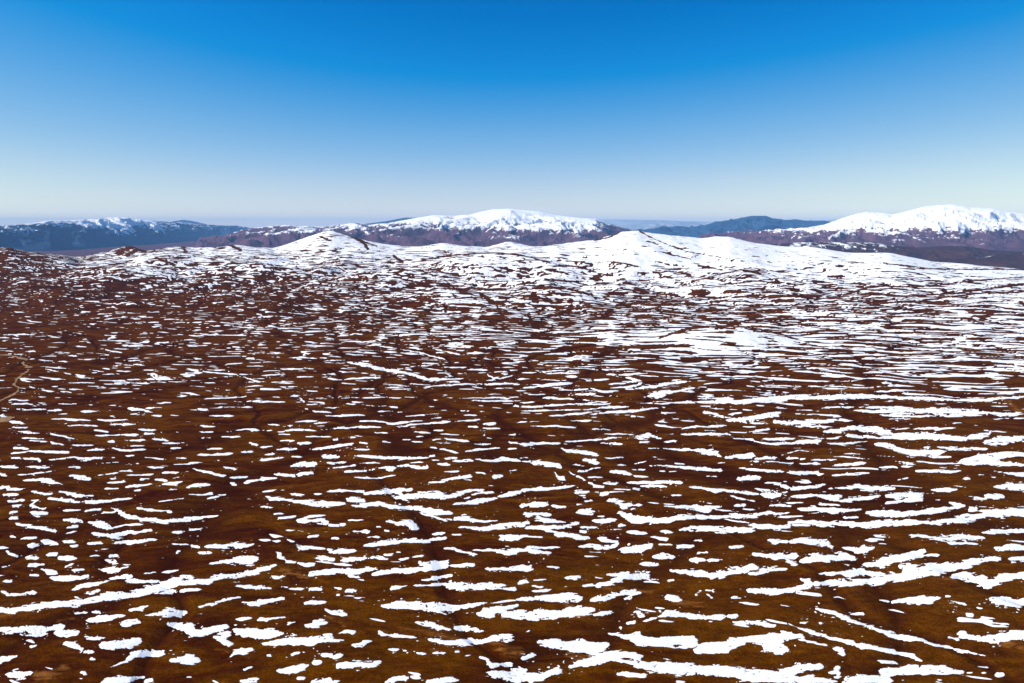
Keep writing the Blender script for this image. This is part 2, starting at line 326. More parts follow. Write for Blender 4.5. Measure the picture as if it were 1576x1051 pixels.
# ---------------------------------------------------------------- drifts traced from the photo (strokes: column, row, width)
STROKES = """
@ 0 740 3.38
240,5,14 320,18,10;545,12,10 650,5,12;0,33,14 60,33,10;40,50,8 120,42,6;10,75,8 60,72,14 100,72,8;160,55,8 220,65,14 270,68,14
300,55,8 360,66,16 400,66,8;385,78,14 440,78,16 500,80,6;540,40,5 630,40,6;660,32,8 720,22,8 790,14,6;700,52,10 740,50,8
830,18,8 900,10,14 950,5,8;880,48,6 930,44,6;970,32,10 1030,22,12 1105,22,6;985,68,6 1050,72,10 1105,62,10;1070,92,8 1120,80,14 1180,72,8
830,108,4 900,98,6 955,90,6;35,105,10 80,104,16 120,98,8;60,130,12 110,130,14;160,98,6 200,100,10 185,118,14 170,135,14 230,145,12
255,88,10 300,98,16 370,102,16 415,112,8;440,110,12 480,118,16 560,105,10 690,92,8;165,170,18 205,170,24 245,168,12;45,167,12 95,165,10
50,195,12 100,192,14;320,155,10 415,150,8;430,160,8 480,152,14 525,152,12
# smile-shaped white snow drift curving under a thin broken one, upper left foreground
590,145,10 620,158,14 650,185,24 740,200,20 840,212,22 940,206,20 1030,192,16 1135,182,10;480,182,5 540,165,10 600,162,8
690,142,10 760,148,14 830,158,10 890,160,16;75,222,10 130,235,22 220,248,18 290,260,14;325,210,14 380,205,24 430,210,12;340,245,10 410,238,14
345,275,8 405,262,10;450,215,12 510,222,26 560,240,22 590,248,8;590,240,8 650,230,10 740,225,8
470,270,8 540,280,16 600,288,24 660,270,14 730,262,12 790,255,16;105,302,10 150,298,16 195,295,10;150,340,20 180,335,26 205,335,16
225,318,20 265,325,22 300,328,10;330,318,10 395,318,12;365,338,12 415,336,12;465,328,12 525,326,10;575,325,8 650,315,18 730,318,22 780,310,10 830,310,10
50,285,10 75,295,6;890,270,10 940,265,12;980,258,8 1045,252,10;900,325,8 975,330,10;980,335,10 1040,345,10
1075,340,18 1150,338,22 1230,335,26 1290,338,14 1320,325,6;1030,372,10 1110,375,12;925,370,14 945,368,10
0,348,20 40,350,12;20,365,10 50,385,12 100,397,8;135,400,22 200,400,18;240,380,18 295,380,16;315,405,16 360,402,26 400,405,10
450,393,8 535,392,12;575,392,18 620,390,14;565,420,24 600,425,18;525,460,8 585,462,34 620,455,16 665,445,6
140,442,10 190,437,18 240,435,12;345,455,6 390,435,8;380,468,8 460,465,6;215,458,8 250,472,22 295,482,12;155,492,12 200,490,10
260,502,10 330,508,22 410,505,18 465,495,16;0,450,8 45,440,8;0,497,14 30,494,12;20,525,14 80,525,12
370,568,8 420,550,14 490,535,26 560,520,14;560,515,16 640,502,26 700,500,14;660,522,24 740,520,20 825,520,10
755,478,10 810,475,10;835,477,6 925,468,8;945,500,10 1010,500,14;0,570,10 40,590,16 110,588,14 195,578,18;455,582,14 520,568,14
# longest ribbon of white snow, rising from the left edge towards the centre of the foreground
-30,665,20 0,668,24 60,672,34 150,665,38 250,652,34 370,640,30 450,628,24 560,605,34 680,592,34 800,565,38 900,530,44 970,530,18 1060,522,24 1160,500,26 1260,488,30 1352,468,24 1400,455,18 1460,438,8
830,590,8 920,578,20 1050,562,10
# plump snow patch just above the right end of the longest ribbon, brown grass around it
1090,428,10 1160,420,16 1240,412,26 1310,405,32 1340,408,14
1215,550,8 1300,545,20 1352,548,24;1035,655,12 1110,640,14 1180,618,14 1260,602,8;1260,632,10 1310,640,26 1352,640,24
385,690,14 445,688,12;470,685,8 500,683,8;660,675,8 720,665,20 780,650,8
# fish-shaped snow patch with a thin tail to the right, just below the longest ribbon
460,725,20 510,712,38 570,705,30 640,700,10
# oval snow patch with a thin tail pointing left, below the middle of the longest ribbon
745,700,6 820,692,16 880,682,38 975,684,34
625,748,16 670,742,26 720,735,16
# blunt-ended snow bar cut off by the left edge of the picture, below the longest ribbon
-30,778,24 0,778,26 90,775,30 180,775,38 235,770,40;185,798,20 215,795,14
250,768,14 310,755,18 300,780,26 340,798,38 410,795,20;435,815,16 480,820,28 550,818,14
# blocky snow patch with a dark scratch at its right end, lower left foreground
525,848,20 590,850,36 670,850,44 735,835,20
335,845,20 380,855,34 430,885,20;440,885,20 485,885,24;475,922,14 490,926,8;0,930,36 50,920,24 95,905,8
# comma-shaped snow drift whose thin tail trails down to the left, lower left foreground
565,968,5 650,938,10 690,910,24 740,895,30 860,898,26
# stubby snow patch nearest the bottom left corner, on olive grass
45,1000,30 80,1005,40 130,1010,36 175,1002,20;60,985,20 95,975,8
165,865,14 205,855,8
# ragged branching snow patch shaped like a crooked letter Y, lower left foreground
870,740,10 930,755,28 980,765,44 1000,795,34 1060,795,30 1120,775,30 1190,755,18;1110,815,16 1160,830,36 1190,850,26;1130,800,20 1195,792,18
1215,720,10 1300,715,14;1190,915,6 1230,890,24 1270,885,38 1325,875,14
# round-shouldered snow patch with nibbled ends, alone near the bottom left
885,940,20 940,935,32 1000,935,34 1040,935,20
1265,985,12 1300,970,8;970,1025,6 1000,1023,6;545,1045,20 620,1038,36 700,1028,26 750,1028,8;755,1045,16 800,1040,14;1255,1045,24 1352,1030,24;420,995,14 435,998,14
@ 400 740 3.38
880,10,10 965,2,10;0,55,6 90,45,10;345,57,10 430,50,16 520,55,14 560,65,24 640,55,22 720,52,22 800,45,12
155,70,12 230,75,12;280,70,8 320,68,8;685,88,14 760,82,20 840,75,24 920,80,28 1010,75,26 1080,58,20 1170,50,10;1060,95,10 1150,65,14 1215,62,14
1005,122,12 1080,118,18 1140,105,26 1230,92,14;1230,82,8 1300,72,16 1352,60,16
# narrow snow band dipping gently to the right, pointed at its left tip, centre left
25,80,8 60,92,20 150,100,14 240,112,22 340,122,26 445,118,12
440,98,14 500,98,22 545,102,14
# long lumpy snow band slanting down to the right, just left of the centre
480,125,8 540,130,16 620,120,18 680,132,22 760,140,16 840,148,24 920,158,26 1000,168,16
830,165,6 900,185,10 970,212,10;1000,200,14 1060,192,30 1100,205,18 1160,212,8 1240,205,8;0,132,12 75,138,10
100,195,8 150,188,14 185,185,12;70,172,8 120,170,8;190,208,10 240,212,16 310,205,18 350,210,18;200,205,8 260,188,14 345,180,8
350,228,12 400,235,20 450,228,14;455,208,8 535,200,10;660,210,10 720,218,18 780,215,22 800,235,24 840,255,8
1030,240,12 1100,245,14 1180,250,24 1260,235,26 1352,222,24 1400,215,14;890,275,14 970,268,12;1000,275,5 1050,278,10
245,295,12 310,285,14;370,298,10 410,296,8;480,265,12 520,265,10 570,265,20;570,297,10 620,295,12;600,243,8 630,240,8;640,262,8 665,262,8
535,340,8 600,332,26 680,318,24 780,308,18 850,315,22 910,305,14 975,295,16;1255,298,20 1310,298,28 1360,292,24 1400,288,10
180,342,20 240,350,20 350,355,10;365,375,12 430,366,24 495,364,10;265,402,6 330,402,22 400,412,12;425,412,12 490,405,20 550,400,20
570,400,14 620,400,20 675,408,10;640,385,8 685,382,10;710,410,14 770,402,12;780,400,8 850,388,10;960,355,12 1010,355,14 1050,372,14 1125,382,20
1115,362,6 1200,362,18 1280,370,26 1345,370,20
# small hook-shaped snow drift curling down at the right end of the longest ribbon
95,375,18 110,400,18 150,418,16 185,424,8
195,430,10 250,436,20 285,432,10;
# straight snow bar with three dark flecks in its left half, left of the centre
250,482,18 320,478,26 400,470,28 490,468,30 560,462,26 625,458,16;460,490,16 520,502,8
# wedge-shaped snow drift rising to the right with a lobe on its upper end, near centre
585,492,12 640,480,26 720,465,30 800,462,26 850,458,20 910,450,20 980,440,16;840,430,20 900,430,28 975,425,22
985,442,6 1060,440,16 1125,440,14;1185,462,18 1260,458,14 1352,458,24 1410,455,20;895,508,16 950,500,18 1000,492,16;840,518,8 890,515,8
675,562,14 720,555,12 765,545,6
# chunky snow bar with a thin left tail and a frayed right tip, centre foreground
800,545,10 880,542,10 960,540,18 1000,545,40 1080,548,34 1180,548,28 1280,542,24;1270,560,14 1340,570,20
60,500,14 95,500,26 120,498,16;0,550,20 60,562,10;100,550,10 150,555,8;155,562,8 230,562,10;260,565,10 330,562,10;380,558,8 430,562,8;455,575,14 495,575,18;400,594,10 418,594,10
-20,645,16 0,635,22 60,625,18 125,608,12;230,635,14 280,635,20 335,628,14
# broad canoe-shaped snow drift with an upturned right end, centre foreground
640,655,14 720,652,34 820,655,34 900,655,36 970,665,36 1040,658,24 1100,645,18 1180,632,12
# two-lobed snow patch just right of the canoe-shaped drift
1130,690,8 1180,685,38 1240,668,34 1290,655,16 1335,645,10;1260,690,20 1352,692,30 1420,695,40 1500,695,42 1600,685,38 1690,672,34 1725,662,20
800,738,10 860,745,20 930,762,26 990,775,12;1010,765,16 1080,768,28 1165,780,14;340,665,8 375,685,20 440,690,28
235,760,14 290,745,40 360,738,18;150,750,14 200,738,8;-20,725,20 0,720,22 60,715,12 145,715,6
# large double snow patch in two stacked layers, left of the bottom centre
-130,780,20 -60,795,40 0,800,50 60,800,50 115,800,24;20,850,14 80,840,32 160,828,48 240,830,48 310,820,38 380,808,24;230,850,30 300,830,30
345,830,14 440,828,14;400,792,8 460,778,22 500,785,18;490,860,20 540,848,24 580,832,12
# snow bar with an upswept right end below a tan grass streak, bottom centre
880,825,10 940,835,26 1040,842,30 1140,838,34 1230,822,36 1305,815,34
610,785,14 640,798,20 720,805,14 820,818,8
690,880,24 715,884,14;740,888,14 775,895,20;800,890,10 855,900,16;890,895,14 960,892,18;1015,888,10 1040,888,8
320,905,12 370,908,14;370,920,12 415,908,20;165,905,12 200,895,8;28,905,10 55,905,10
# lone leaf-shaped snow patch near the bottom edge, left of the centre
410,960,16 480,958,38 560,955,30 635,942,12
95,995,18 150,990,32 200,975,28 245,962,8;195,1030,14 225,1025,14;275,955,20 320,942,14;265,1048,20 330,1040,30 395,1040,30
640,1048,14 700,1035,34 750,1025,30;870,1048,14 950,1038,30 1040,1040,26;1140,918,10 1180,935,18 1200,965,26 1250,955,22 1305,950,24
1190,1005,30 1260,1010,60 1330,1025,50 1352,1030,50;1300,985,20 1352,985,14
@ 800 740 3.38
350,5,8 390,25,14 440,30,10;0,55,14 100,42,16 200,35,12 290,25,8;440,10,10 520,15,8;550,10,12 650,10,16 750,8,16 850,8,14
620,30,8 760,32,10;480,44,6 580,46,6;590,42,12 620,48,10;880,30,8 960,40,18 1060,50,22 1150,58,16 1240,66,10;1260,72,20 1300,75,26 1352,76,16
290,62,16 330,60,22 365,55,10;420,70,24 460,66,20;795,74,10 850,74,10;1090,80,8 1150,92,12 1220,106,8
0,130,20 80,125,20 150,118,12;165,128,12 240,136,10;295,120,12 335,120,8;340,102,8 385,102,8
455,100,12 500,110,26 530,130,36 580,118,16;530,128,26 640,128,14;745,128,6 830,135,14 900,135,24 980,148,30 1050,132,14
1115,130,14 1170,130,12;290,165,8 340,160,28 385,158,26
25,175,14 80,172,20 160,175,12;90,185,30 130,205,20 230,215,10;380,210,10 440,208,26 500,200,12;400,185,8 445,182,6
# long sagging snow band starting with a hook below a forked patch, right of the centre
515,165,14 560,188,28 630,205,28 710,208,30 800,198,26 900,190,18 1000,190,16 1100,182,18 1200,182,22 1280,170,14 1352,172,14
20,245,10 90,240,16 150,245,26 240,235,20 315,215,14;130,252,20 200,278,22 290,288,26 370,300,14
315,240,10 400,242,12;510,230,14 545,230,14;310,266,12 350,268,10;555,265,10 610,268,22 660,274,14;730,262,12 800,264,10
680,290,6 740,300,16 765,302,14;840,255,10 880,248,30 980,250,28 1080,255,30 1150,260,20 1225,258,20
0,290,10 130,295,8;1280,312,14 1352,318,18;905,312,14 960,305,14
825,335,20 865,340,26 900,345,16;710,335,8 805,335,10;410,295,12 460,310,20 525,322,18;480,345,24 520,325,16
300,345,8 370,340,22 430,350,20 490,348,16;520,360,20 580,355,44 640,350,36 680,340,14
40,345,14 110,350,12 215,348,10;-20,355,10 0,360,14 80,370,18 160,378,14;690,395,8 740,388,24 800,400,14;610,432,8 660,436,18 725,434,16
880,415,14 920,415,24 965,410,14;975,412,14 1055,408,14;920,372,14 970,372,16;1095,350,12 1130,345,20 1160,340,10
# crescent-shaped snow drift with a thin left tip and raised right end, right of centre
785,462,6 850,475,26 930,482,28 1010,490,34 1080,478,38 1160,465,40 1235,445,24
1195,485,16 1260,470,28 1352,458,24;0,455,30 40,465,24 80,460,8;135,445,8 200,448,10
# spiky star-like snow patch with a tail sweeping down to the left, bottom centre right
335,548,10 400,545,20 470,530,22 520,510,40 560,500,40 620,498,34 665,495,20;440,485,10 520,485,30 580,480,14
240,505,14 315,495,20;385,502,10 430,502,6;0,535,20 40,530,16;50,550,10 110,548,8;60,572,10 160,560,14
-20,618,6 0,618,10 80,610,30 180,605,50 260,605,50 320,605,40
# snow drift with a drooping blunt right end, rising rightwards near the bottom centre
365,630,12 420,615,34 500,595,36 570,585,38 620,585,14;540,620,14 580,610,20
380,695,10 430,690,18 475,682,12;765,605,16 800,610,24 830,622,10;600,690,16 635,700,20;570,745,14 610,738,12
585,660,4 705,682,6;665,512,4 730,515,4;760,518,10 800,516,10
# arched snow garland of joined lumps over a bare brown slope, lower right of centre
640,728,8 710,712,14 760,690,24 840,692,24 900,700,24 950,705,24 1000,715,26 1060,712,18;1090,705,20 1130,702,22
910,590,16 940,575,20;960,572,10 1010,580,12;970,590,8 1010,615,8;1185,570,12 1250,575,28 1352,568,30
1100,608,12 1150,612,14;1145,632,8 1240,645,14;1180,728,12 1250,742,20 1320,760,16
# long flat snow bank with a hooked upper left corner, under the arched garland
455,795,5 500,800,16 560,815,34 640,830,50 740,835,46 840,832,50 920,835,50;590,795,16 635,790,16;520,775,10 530,760,10
# bulky stepped snow bank climbing right, with the flat snow bank on its left
915,880,20 980,870,56 1060,870,60 1130,835,44 1200,815,44 1260,820,56 1352,820,66;1270,860,30 1352,870,60 1380,870,40
# snow bank wrapped round a patch of ochre grass, bottom centre
95,840,14 160,840,36 240,850,34 330,860,50 400,870,60 430,860,40;260,965,16 320,945,24 400,935,44 450,910,44 560,905,40 625,925,30
# widest snow bank along the bottom edge, running from the centre out to the right
490,925,8 580,945,20 680,960,44 780,970,60 860,980,54 960,985,40 1100,1000,50 1200,1015,60 1352,1025,66 1430,1020,60
500,1005,12 570,1005,30 650,1015,22;0,790,14 60,778,14;20,920,20 80,905,16;0,1035,30 60,1030,40 140,1005,26 200,985,20;0,985,18 40,985,12
@ 1176 740 3.38
0,12,6 60,10,14 120,30,18 150,42,8;130,40,10 230,35,20 310,18,12;330,42,8 430,38,14 490,28,26 560,40,22 680,40,16;870,46,14 960,48,20 1010,45,8
1200,32,12 1270,30,30 1370,32,26;1150,85,20 1200,80,26 1260,82,10;0,75,24 80,76,10;150,82,10 200,78,14 280,78,14 340,88,24 400,90,24
400,105,8 450,98,26 540,92,24 600,82,18;635,80,14 700,75,30 760,78,40 830,70,14;640,120,8 700,105,16 760,98,26 830,98,16
30,128,8 135,130,12;275,122,14 400,124,12;110,112,6 200,112,6;160,145,14 250,148,24 360,152,22 430,155,16 495,148,14;0,175,12 80,170,16 150,165,14
525,165,12 600,170,28 700,172,22 800,168,16 880,155,22 960,145,18 1040,128,12;950,115,14 1010,125,16 1000,145,14;415,190,10 485,190,12;870,98,5 915,98,5
# longest snow band across the upper right foreground, thickening to the right edge
-90,230,8 -60,228,14 0,238,26 80,242,26 130,235,14 130,215,14 200,210,20 300,222,26 420,225,24 520,232,26 640,222,28 760,218,26 880,215,26 980,205,28 1080,190,38 1160,170,40 1260,160,40 1380,165,44;1060,150,20 1120,145,16
1125,270,10 1200,262,24 1300,262,24 1370,262,20;745,282,8 820,288,12 900,298,20 980,298,26 1060,298,22 1145,298,16;900,310,6 980,322,16 1050,325,12 1110,330,6
10,312,12 80,315,16 135,318,12;145,320,14 200,305,24 250,315,26 320,322,30 360,345,10;400,345,8 470,355,18 520,360,34 580,342,8;600,327,6 645,325,6
1200,350,14 1270,348,24 1370,350,20;-60,382,14 0,385,18 60,392,34 160,395,34;130,420,16 165,435,18
# bumpy caterpillar-shaped snow patch above the big branching band, right foreground
185,420,14 250,405,40 340,405,32 420,395,38 470,402,20
0,465,30 60,462,26 125,458,18;280,482,8 380,482,20 460,475,32 560,485,26 620,490,18;640,475,14 680,480,8
# big branching snow band that forks near its middle, sweeping up across the right foreground
0,578,26 40,575,24 130,565,24 210,552,26 260,530,26 350,535,28 480,530,30 600,520,30 720,505,34 800,478,60 880,460,56 980,448,44 1060,425,40 1140,410,34 1230,398,20;700,440,30 780,460,40;880,480,30 905,485,20;190,505,10 250,520,20;520,435,24 600,435,36 680,410,44 760,390,36 830,370,34;700,390,20 830,360,8;840,388,14 920,388,12
1275,405,20 1370,405,24
# saddle-shaped snow drift with a drooping belly, leaving the picture at the right edge
975,500,10 1040,490,34 1130,515,44 1170,535,40 1250,500,40 1370,482,44
# cigar-shaped snow patch alone on bare brown ground, right foreground
595,620,8 650,630,8;660,628,14 740,618,36 820,618,40 910,612,12
935,605,10 960,606,8;935,622,6 1060,650,10;1110,662,6 1145,670,6;1160,610,10 1220,622,30 1370,640,34
# upper of the two thin parallel snow streaks slanting down to the right
258,665,6 330,685,16 420,710,20 490,742,14 600,775,16 680,805,18 800,828,22 900,855,16 1000,880,16 1160,915,6
# lower of the two thin parallel snow streaks slanting down to the right
122,742,6 180,765,12 260,790,16 380,825,16 470,850,20 600,875,22 720,898,22 780,912,22 835,935,6
455,692,10 530,692,14;185,740,6 225,738,6;300,742,10 310,742,8;0,750,20 40,755,14;180,825,10 260,842,12 325,860,8;80,800,40 200,812,20
355,875,14 390,885,30 415,910,16
0,1020,40 80,1015,50 160,985,60 220,975,50 290,965,30;100,1035,30 250,1035,40 380,1040,20;355,1000,30 380,980,18;380,1010,30 385,1020,20;400,1035,14 480,1030,50 560,1035,50 650,1035,50
# smooth whale-shaped snow bank at the bottom edge, right foreground
610,995,20 680,990,46 760,985,52 880,980,46 980,990,34 1040,995,14;1050,1000,5 1085,1000,5
# large snow bank widening towards the right edge, near the bottom right corner
1010,798,30 1100,815,26 1200,825,44 1300,800,50 1370,795,44
950,808,8 1010,825,14;1055,695,14 1085,695,12;975,685,6 985,686,6;1215,1015,24 1235,1015,20;1110,970,5 1165,975,5;1145,1005,8 1160,1006,6
@ 0 500 3.94
0,60,5 220,58,5;640,150,12 680,160,8 745,168,5;170,160,10 240,160,5;700,95,6 780,98,6;740,120,8 830,135,5;790,235,8 880,245,8
230,212,5 420,225,5;270,265,6 430,300,8;910,305,10 960,328,14 1050,330,8;1210,280,8 1420,300,10 1500,325,10 1576,345,8;390,352,6 590,352,6
790,352,5 920,355,8;120,335,6 185,345,8;120,400,6 200,385,6 290,385,5;175,375,14 230,382,6;360,400,8 440,412,8;60,478,10 190,480,10;210,482,4 470,478,6
10,505,6 170,515,12 280,512,14;285,520,6 380,515,8;490,525,10 620,525,10;320,568,10 415,572,12 545,578,10;580,570,8 640,580,10 770,575,6
420,612,8 520,610,8 600,612,8;665,605,12 820,602,12;570,640,12 660,648,12;840,632,8 950,638,14;780,510,20 850,515,12 930,530,8;925,550,10 985,555,10
0,540,14 60,570,24;60,590,24 160,598,10;75,620,12 180,622,12;110,645,10 240,658,10;135,688,12 260,690,10;170,700,12 290,708,12;300,710,14 380,728,10
285,655,6 450,690,14;580,670,8 740,668,10 830,668,18;870,665,10 935,662,8;650,710,14 700,710,16;760,700,10 890,698,12;780,733,8 870,733,8
420,728,8 580,730,10;930,690,10 1030,705,14;970,720,8 1130,712,8;1030,748,14 1120,742,8;1170,690,6 1290,685,8;1370,648,8 1480,632,12 1576,638,16;1340,678,8 1450,678,10
1200,508,14 1260,512,12;1240,450,10 1400,440,10 1510,432,6;1260,552,10 1430,550,10;1200,650,10 1300,648,10;1210,610,12 1300,618,12
1480,465,8 1576,465,10;1360,500,6 1540,497,10;80,740,16 180,752,10;65,780,10 170,770,8;170,765,14 300,772,14 430,772,14
60,808,10 130,805,10;140,808,10 220,815,20 250,830,14;285,820,8 450,802,14 510,812,20 690,802,14;0,860,14 110,865,24;155,862,12 300,860,16;415,865,14 490,865,12
120,905,8 200,902,14 325,885,10;130,942,10 240,940,14 290,945,26 370,968,12;430,915,16 490,928,30 550,932,14;520,760,10 640,755,14;680,745,14 740,760,8 890,755,10
740,795,8 850,790,8;570,840,6 730,835,6;750,845,8 850,842,8;860,800,10 940,805,12 1010,818,12;1050,805,8 1130,808,12;1060,848,8 1230,835,14
730,885,14 800,885,14;590,915,6 720,895,6;770,910,8 925,905,12;885,862,8 1010,865,10;635,958,10 760,950,12;660,935,6 720,928,6;770,985,14 850,970,14 910,965,10;625,995,10 730,990,8
850,940,10 915,935,8;945,940,10 1015,942,12;970,965,8 1050,960,22 1110,952,12;970,900,12 1070,892,10;1030,1000,8 1080,998,8;1135,985,12 1245,970,12;1040,930,5 1120,912,6
1190,788,10 1300,788,12 1420,780,12;1170,870,8 1230,885,14 1300,905,16 1370,918,12;1460,770,10 1535,768,14;1500,715,10 1565,725,12;1350,860,12 1425,875,16
1395,930,10 1515,918,12;1475,955,16 1576,940,10;1400,960,14 1440,968,10;1260,755,12 1350,750,10;1290,820,8 1335,822,8
0,985,20 70,985,12;50,1000,14 130,995,10;0,905,16 40,915,20
@ 400 480 3.94
# bright snow-filled gully slanting down to the right across the middle of the plain
530,305,12 600,315,18 700,335,24 780,355,20 880,372,20 950,385,18 1010,410,22 1150,408,8 1280,402,5
520,255,8 620,262,6 750,272,5;690,155,5 900,135,8 1150,130,6 1450,135,6;810,350,5 950,330,5 1160,315,5;700,200,6 820,220,8 960,245,6 1130,290,8
1040,220,6 1230,265,8;980,458,8 1120,445,10 1280,435,14 1380,438,10 1480,435,14 1576,440,12;1280,450,5 1350,465,8 1480,462,8
400,405,8 490,410,10 640,400,8 750,398,6;370,380,5 600,358,5;0,472,14 130,468,8;150,465,5 300,465,8;320,300,6 520,292,8;120,345,8 260,345,10;230,395,8 330,392,8;0,385,6 150,380,8
440,522,5 620,520,6 860,520,8;560,470,8 700,465,8 870,455,8;800,470,12 920,468,8;0,548,10 150,545,8;240,520,8 270,548,10;280,565,8 350,560,8;280,590,12 340,605,12 440,608,8;390,580,8 480,580,10
390,630,8 500,628,12 650,628,8;720,630,10 800,628,8;880,632,8 1010,625,10;710,602,12 800,602,10;820,610,8 900,605,8;600,560,5 700,572,10 770,570,10
580,662,8 650,660,8 750,668,12 800,680,14 880,670,14 990,655,6 1100,640,6;830,695,8 920,685,14 1020,678,12 1160,662,14;1190,662,8 1330,652,12
400,712,12 500,702,14 640,698,14 750,698,10;0,720,10 90,720,10;30,682,8 120,685,12;130,692,8 210,690,6;210,668,8 360,658,8;330,675,10 420,668,8
100,730,8 200,718,14 340,720,12;280,757,8 350,752,14 430,760,10;440,775,12 480,773,12;120,780,12 210,782,10;230,795,14 310,798,20
540,762,14 580,760,8;680,735,8 780,733,10;830,773,10 920,774,10;940,728,12 1040,735,12;940,755,10 1020,758,8;1045,715,8 1120,718,10;1060,740,8 1215,745,6
740,785,10 830,792,8;920,785,14 990,790,8;1040,775,8 1110,770,8;1120,765,10 1200,775,12 1270,785,10;290,835,10 400,828,16 480,812,22 570,800,14;600,795,8 650,795,10
570,832,8 670,835,12;1030,820,8 1120,835,14 1200,855,14;1250,848,10 1330,835,16 1480,822,8;1180,815,8 1250,812,8;1300,800,12 1350,802,20 1400,798,8;1350,705,10 1480,705,10;1350,680,12 1430,678,14
1500,790,10 1576,795,18;1510,742,10 1560,742,10;1500,830,8 1560,828,8;0,818,14 80,812,10;100,835,8 160,830,20 230,830,12;20,865,8 90,862,12;0,900,16 70,890,14 150,882,8
200,880,10 260,880,14;380,872,20 430,875,26 470,878,20;175,940,8 250,922,26 350,925,22;400,915,10 440,918,16 530,912,12;440,945,8 500,940,18 580,930,10;590,918,8 720,918,14
580,872,10 700,882,20 830,885,24 940,885,16 1030,885,10;515,970,10 620,962,14 740,945,24 810,945,30;820,935,14 880,930,24 950,945,20 1030,940,20;900,915,8 990,910,10
1030,875,10 1075,873,12;1035,898,10 1085,898,12;1075,925,14 1150,922,24;1180,900,12 1230,905,26 1290,905,12;1115,888,12 1200,885,12;1300,895,8 1400,900,14 1480,892,34 1576,905,20
80,982,10 170,992,20 215,990,16;225,985,20 280,978,26 325,978,14;0,1015,20 110,1005,8;560,1005,8 700,1005,10 820,992,14;1100,1020,8 1200,1005,14 1290,998,20;1110,968,8 1200,962,10
1310,975,10 1360,985,14;1410,998,16 1475,995,20;1500,960,8 1560,962,8;1375,375,10 1410,400,12 1460,402,10 1576,375,10;1060,370,5 1240,372,8;1250,350,6 1380,352,10
1210,598,8 1290,600,10;1240,625,8 1310,628,10;1280,540,8 1540,540,10;1200,525,5 1576,515,8;1540,565,14 1576,580,10;1260,695,10 1320,700,10
@ 800 480 3.94
0,372,12 130,365,6;150,375,6 250,372,10 370,372,6;0,465,12 100,455,10 200,440,22 330,432,12;440,410,14 530,408,10;590,385,8 650,380,14 780,370,6
540,438,10 640,430,14;550,460,8 640,460,10 750,432,14;700,468,14 800,455,22 900,435,20 1010,420,10;770,510,20 850,495,22 960,480,16 1070,455,10;820,520,16 880,505,12
50,500,8 150,500,8;240,475,8 340,472,8 420,468,8;340,500,10 460,498,16;430,462,8 500,485,14 600,480,8;135,520,12 250,525,12 350,532,12 450,540,5
0,552,12 100,545,12;0,580,14 150,570,12 300,560,14 420,560,12 560,558,6;0,600,8 200,598,8 370,592,12;380,595,8 500,582,12 660,575,12;170,630,8 300,622,10 440,608,8;430,622,8 560,608,14 700,600,14 800,585,14 860,582,6
# long white snow rim along the top of a dark bank, right half of the plain
700,552,4 850,555,8 1000,548,14 1150,548,22 1300,545,26 1450,535,30 1576,530,36 1650,522,38 1780,518,34 1980,514,30 2180,514,24 2380,522,20 2580,532,16 2730,537,12 2880,527,16 3090,510,14
1050,525,14 1180,525,10 1300,528,22;300,660,8 440,658,10;60,692,6 200,692,10 340,700,8;420,712,14 560,715,10;500,738,8 650,740,10;670,632,14 700,632,12
980,742,10 1100,742,14 1200,742,12 1290,740,18;980,710,8 1060,690,14 1130,695,16 1250,690,14;1110,610,20 1180,615,14 1240,640,14;970,660,10 1060,662,8
1260,655,16 1340,655,28 1440,640,34 1576,608,34;1270,620,10 1350,610,8;1390,730,10 1450,720,20 1520,710,14;0,800,22 120,800,16 250,795,14;270,788,10 400,780,16 520,770,14 620,762,8;480,795,10 620,800,16
700,755,12 780,750,24 860,765,14;720,790,8 790,788,10;860,790,10 960,782,14;250,825,10 300,840,22 400,855,24 470,870,22;390,895,16 440,905,36 465,920,20
770,825,6 900,830,8 1000,838,20 1100,840,26 1180,855,34 1220,875,16;1240,885,14 1340,878,30 1420,875,24;1430,892,14 1560,882,14;500,885,8 570,885,14 650,882,12;780,880,8 850,876,10
0,885,12 50,882,10;0,905,8 80,910,24 180,920,30 250,940,20;350,970,12 420,960,14 500,945,12;300,960,8 350,990,12 400,1020,12;680,920,8 770,905,12;590,930,10 660,930,8
790,935,10 880,935,14 960,940,16 1050,950,30 1150,955,20 1230,965,14;850,965,14 960,965,14;930,915,12 1000,925,12;540,970,10 600,968,24 680,985,10;680,992,8 780,1000,16;200,970,12 220,1005,12;220,1008,20 275,1010,24;410,1003,10 500,1003,14;680,955,10 760,958,14
1130,995,14 1220,995,10;1320,1015,24 1400,1005,34 1460,1005,20;1310,945,8 1400,955,18 1576,965,16;1200,915,14 1250,915,12;1290,765,8 1400,775,12 1500,800,12 1576,808,8;1470,768,8 1576,768,12
@ 1176 480 3.94
0,490,10 40,490,8;0,445,5 150,448,8 400,452,5 700,460,8;590,580,8 750,578,14 900,585,18;350,582,8 480,578,14 550,575,10
540,598,10 680,605,20 820,600,44 950,600,34 1100,605,46 1250,610,36 1400,615,28 1576,622,20;700,625,8 850,632,10 1000,632,12 1200,635,12;0,630,28 60,620,24 100,608,10
50,670,14 130,672,22 220,675,40 330,665,28 430,658,16 550,660,16;360,725,16 450,720,24 540,700,24 600,710,50 700,725,44 780,735,24
500,750,14 600,755,30 700,765,22 850,750,44 950,760,50 1080,760,44 1200,770,30 1300,755,34 1380,735,26;900,710,10 1050,708,18 1160,705,10
1330,790,20 1430,770,44 1520,770,34 1590,760,20;1360,800,24 1480,795,24;740,650,5 900,648,8;1150,672,10 1210,672,8;380,770,8 450,765,14;0,800,10 150,798,14 250,790,24 340,790,26;380,798,10 480,798,18 620,785,14
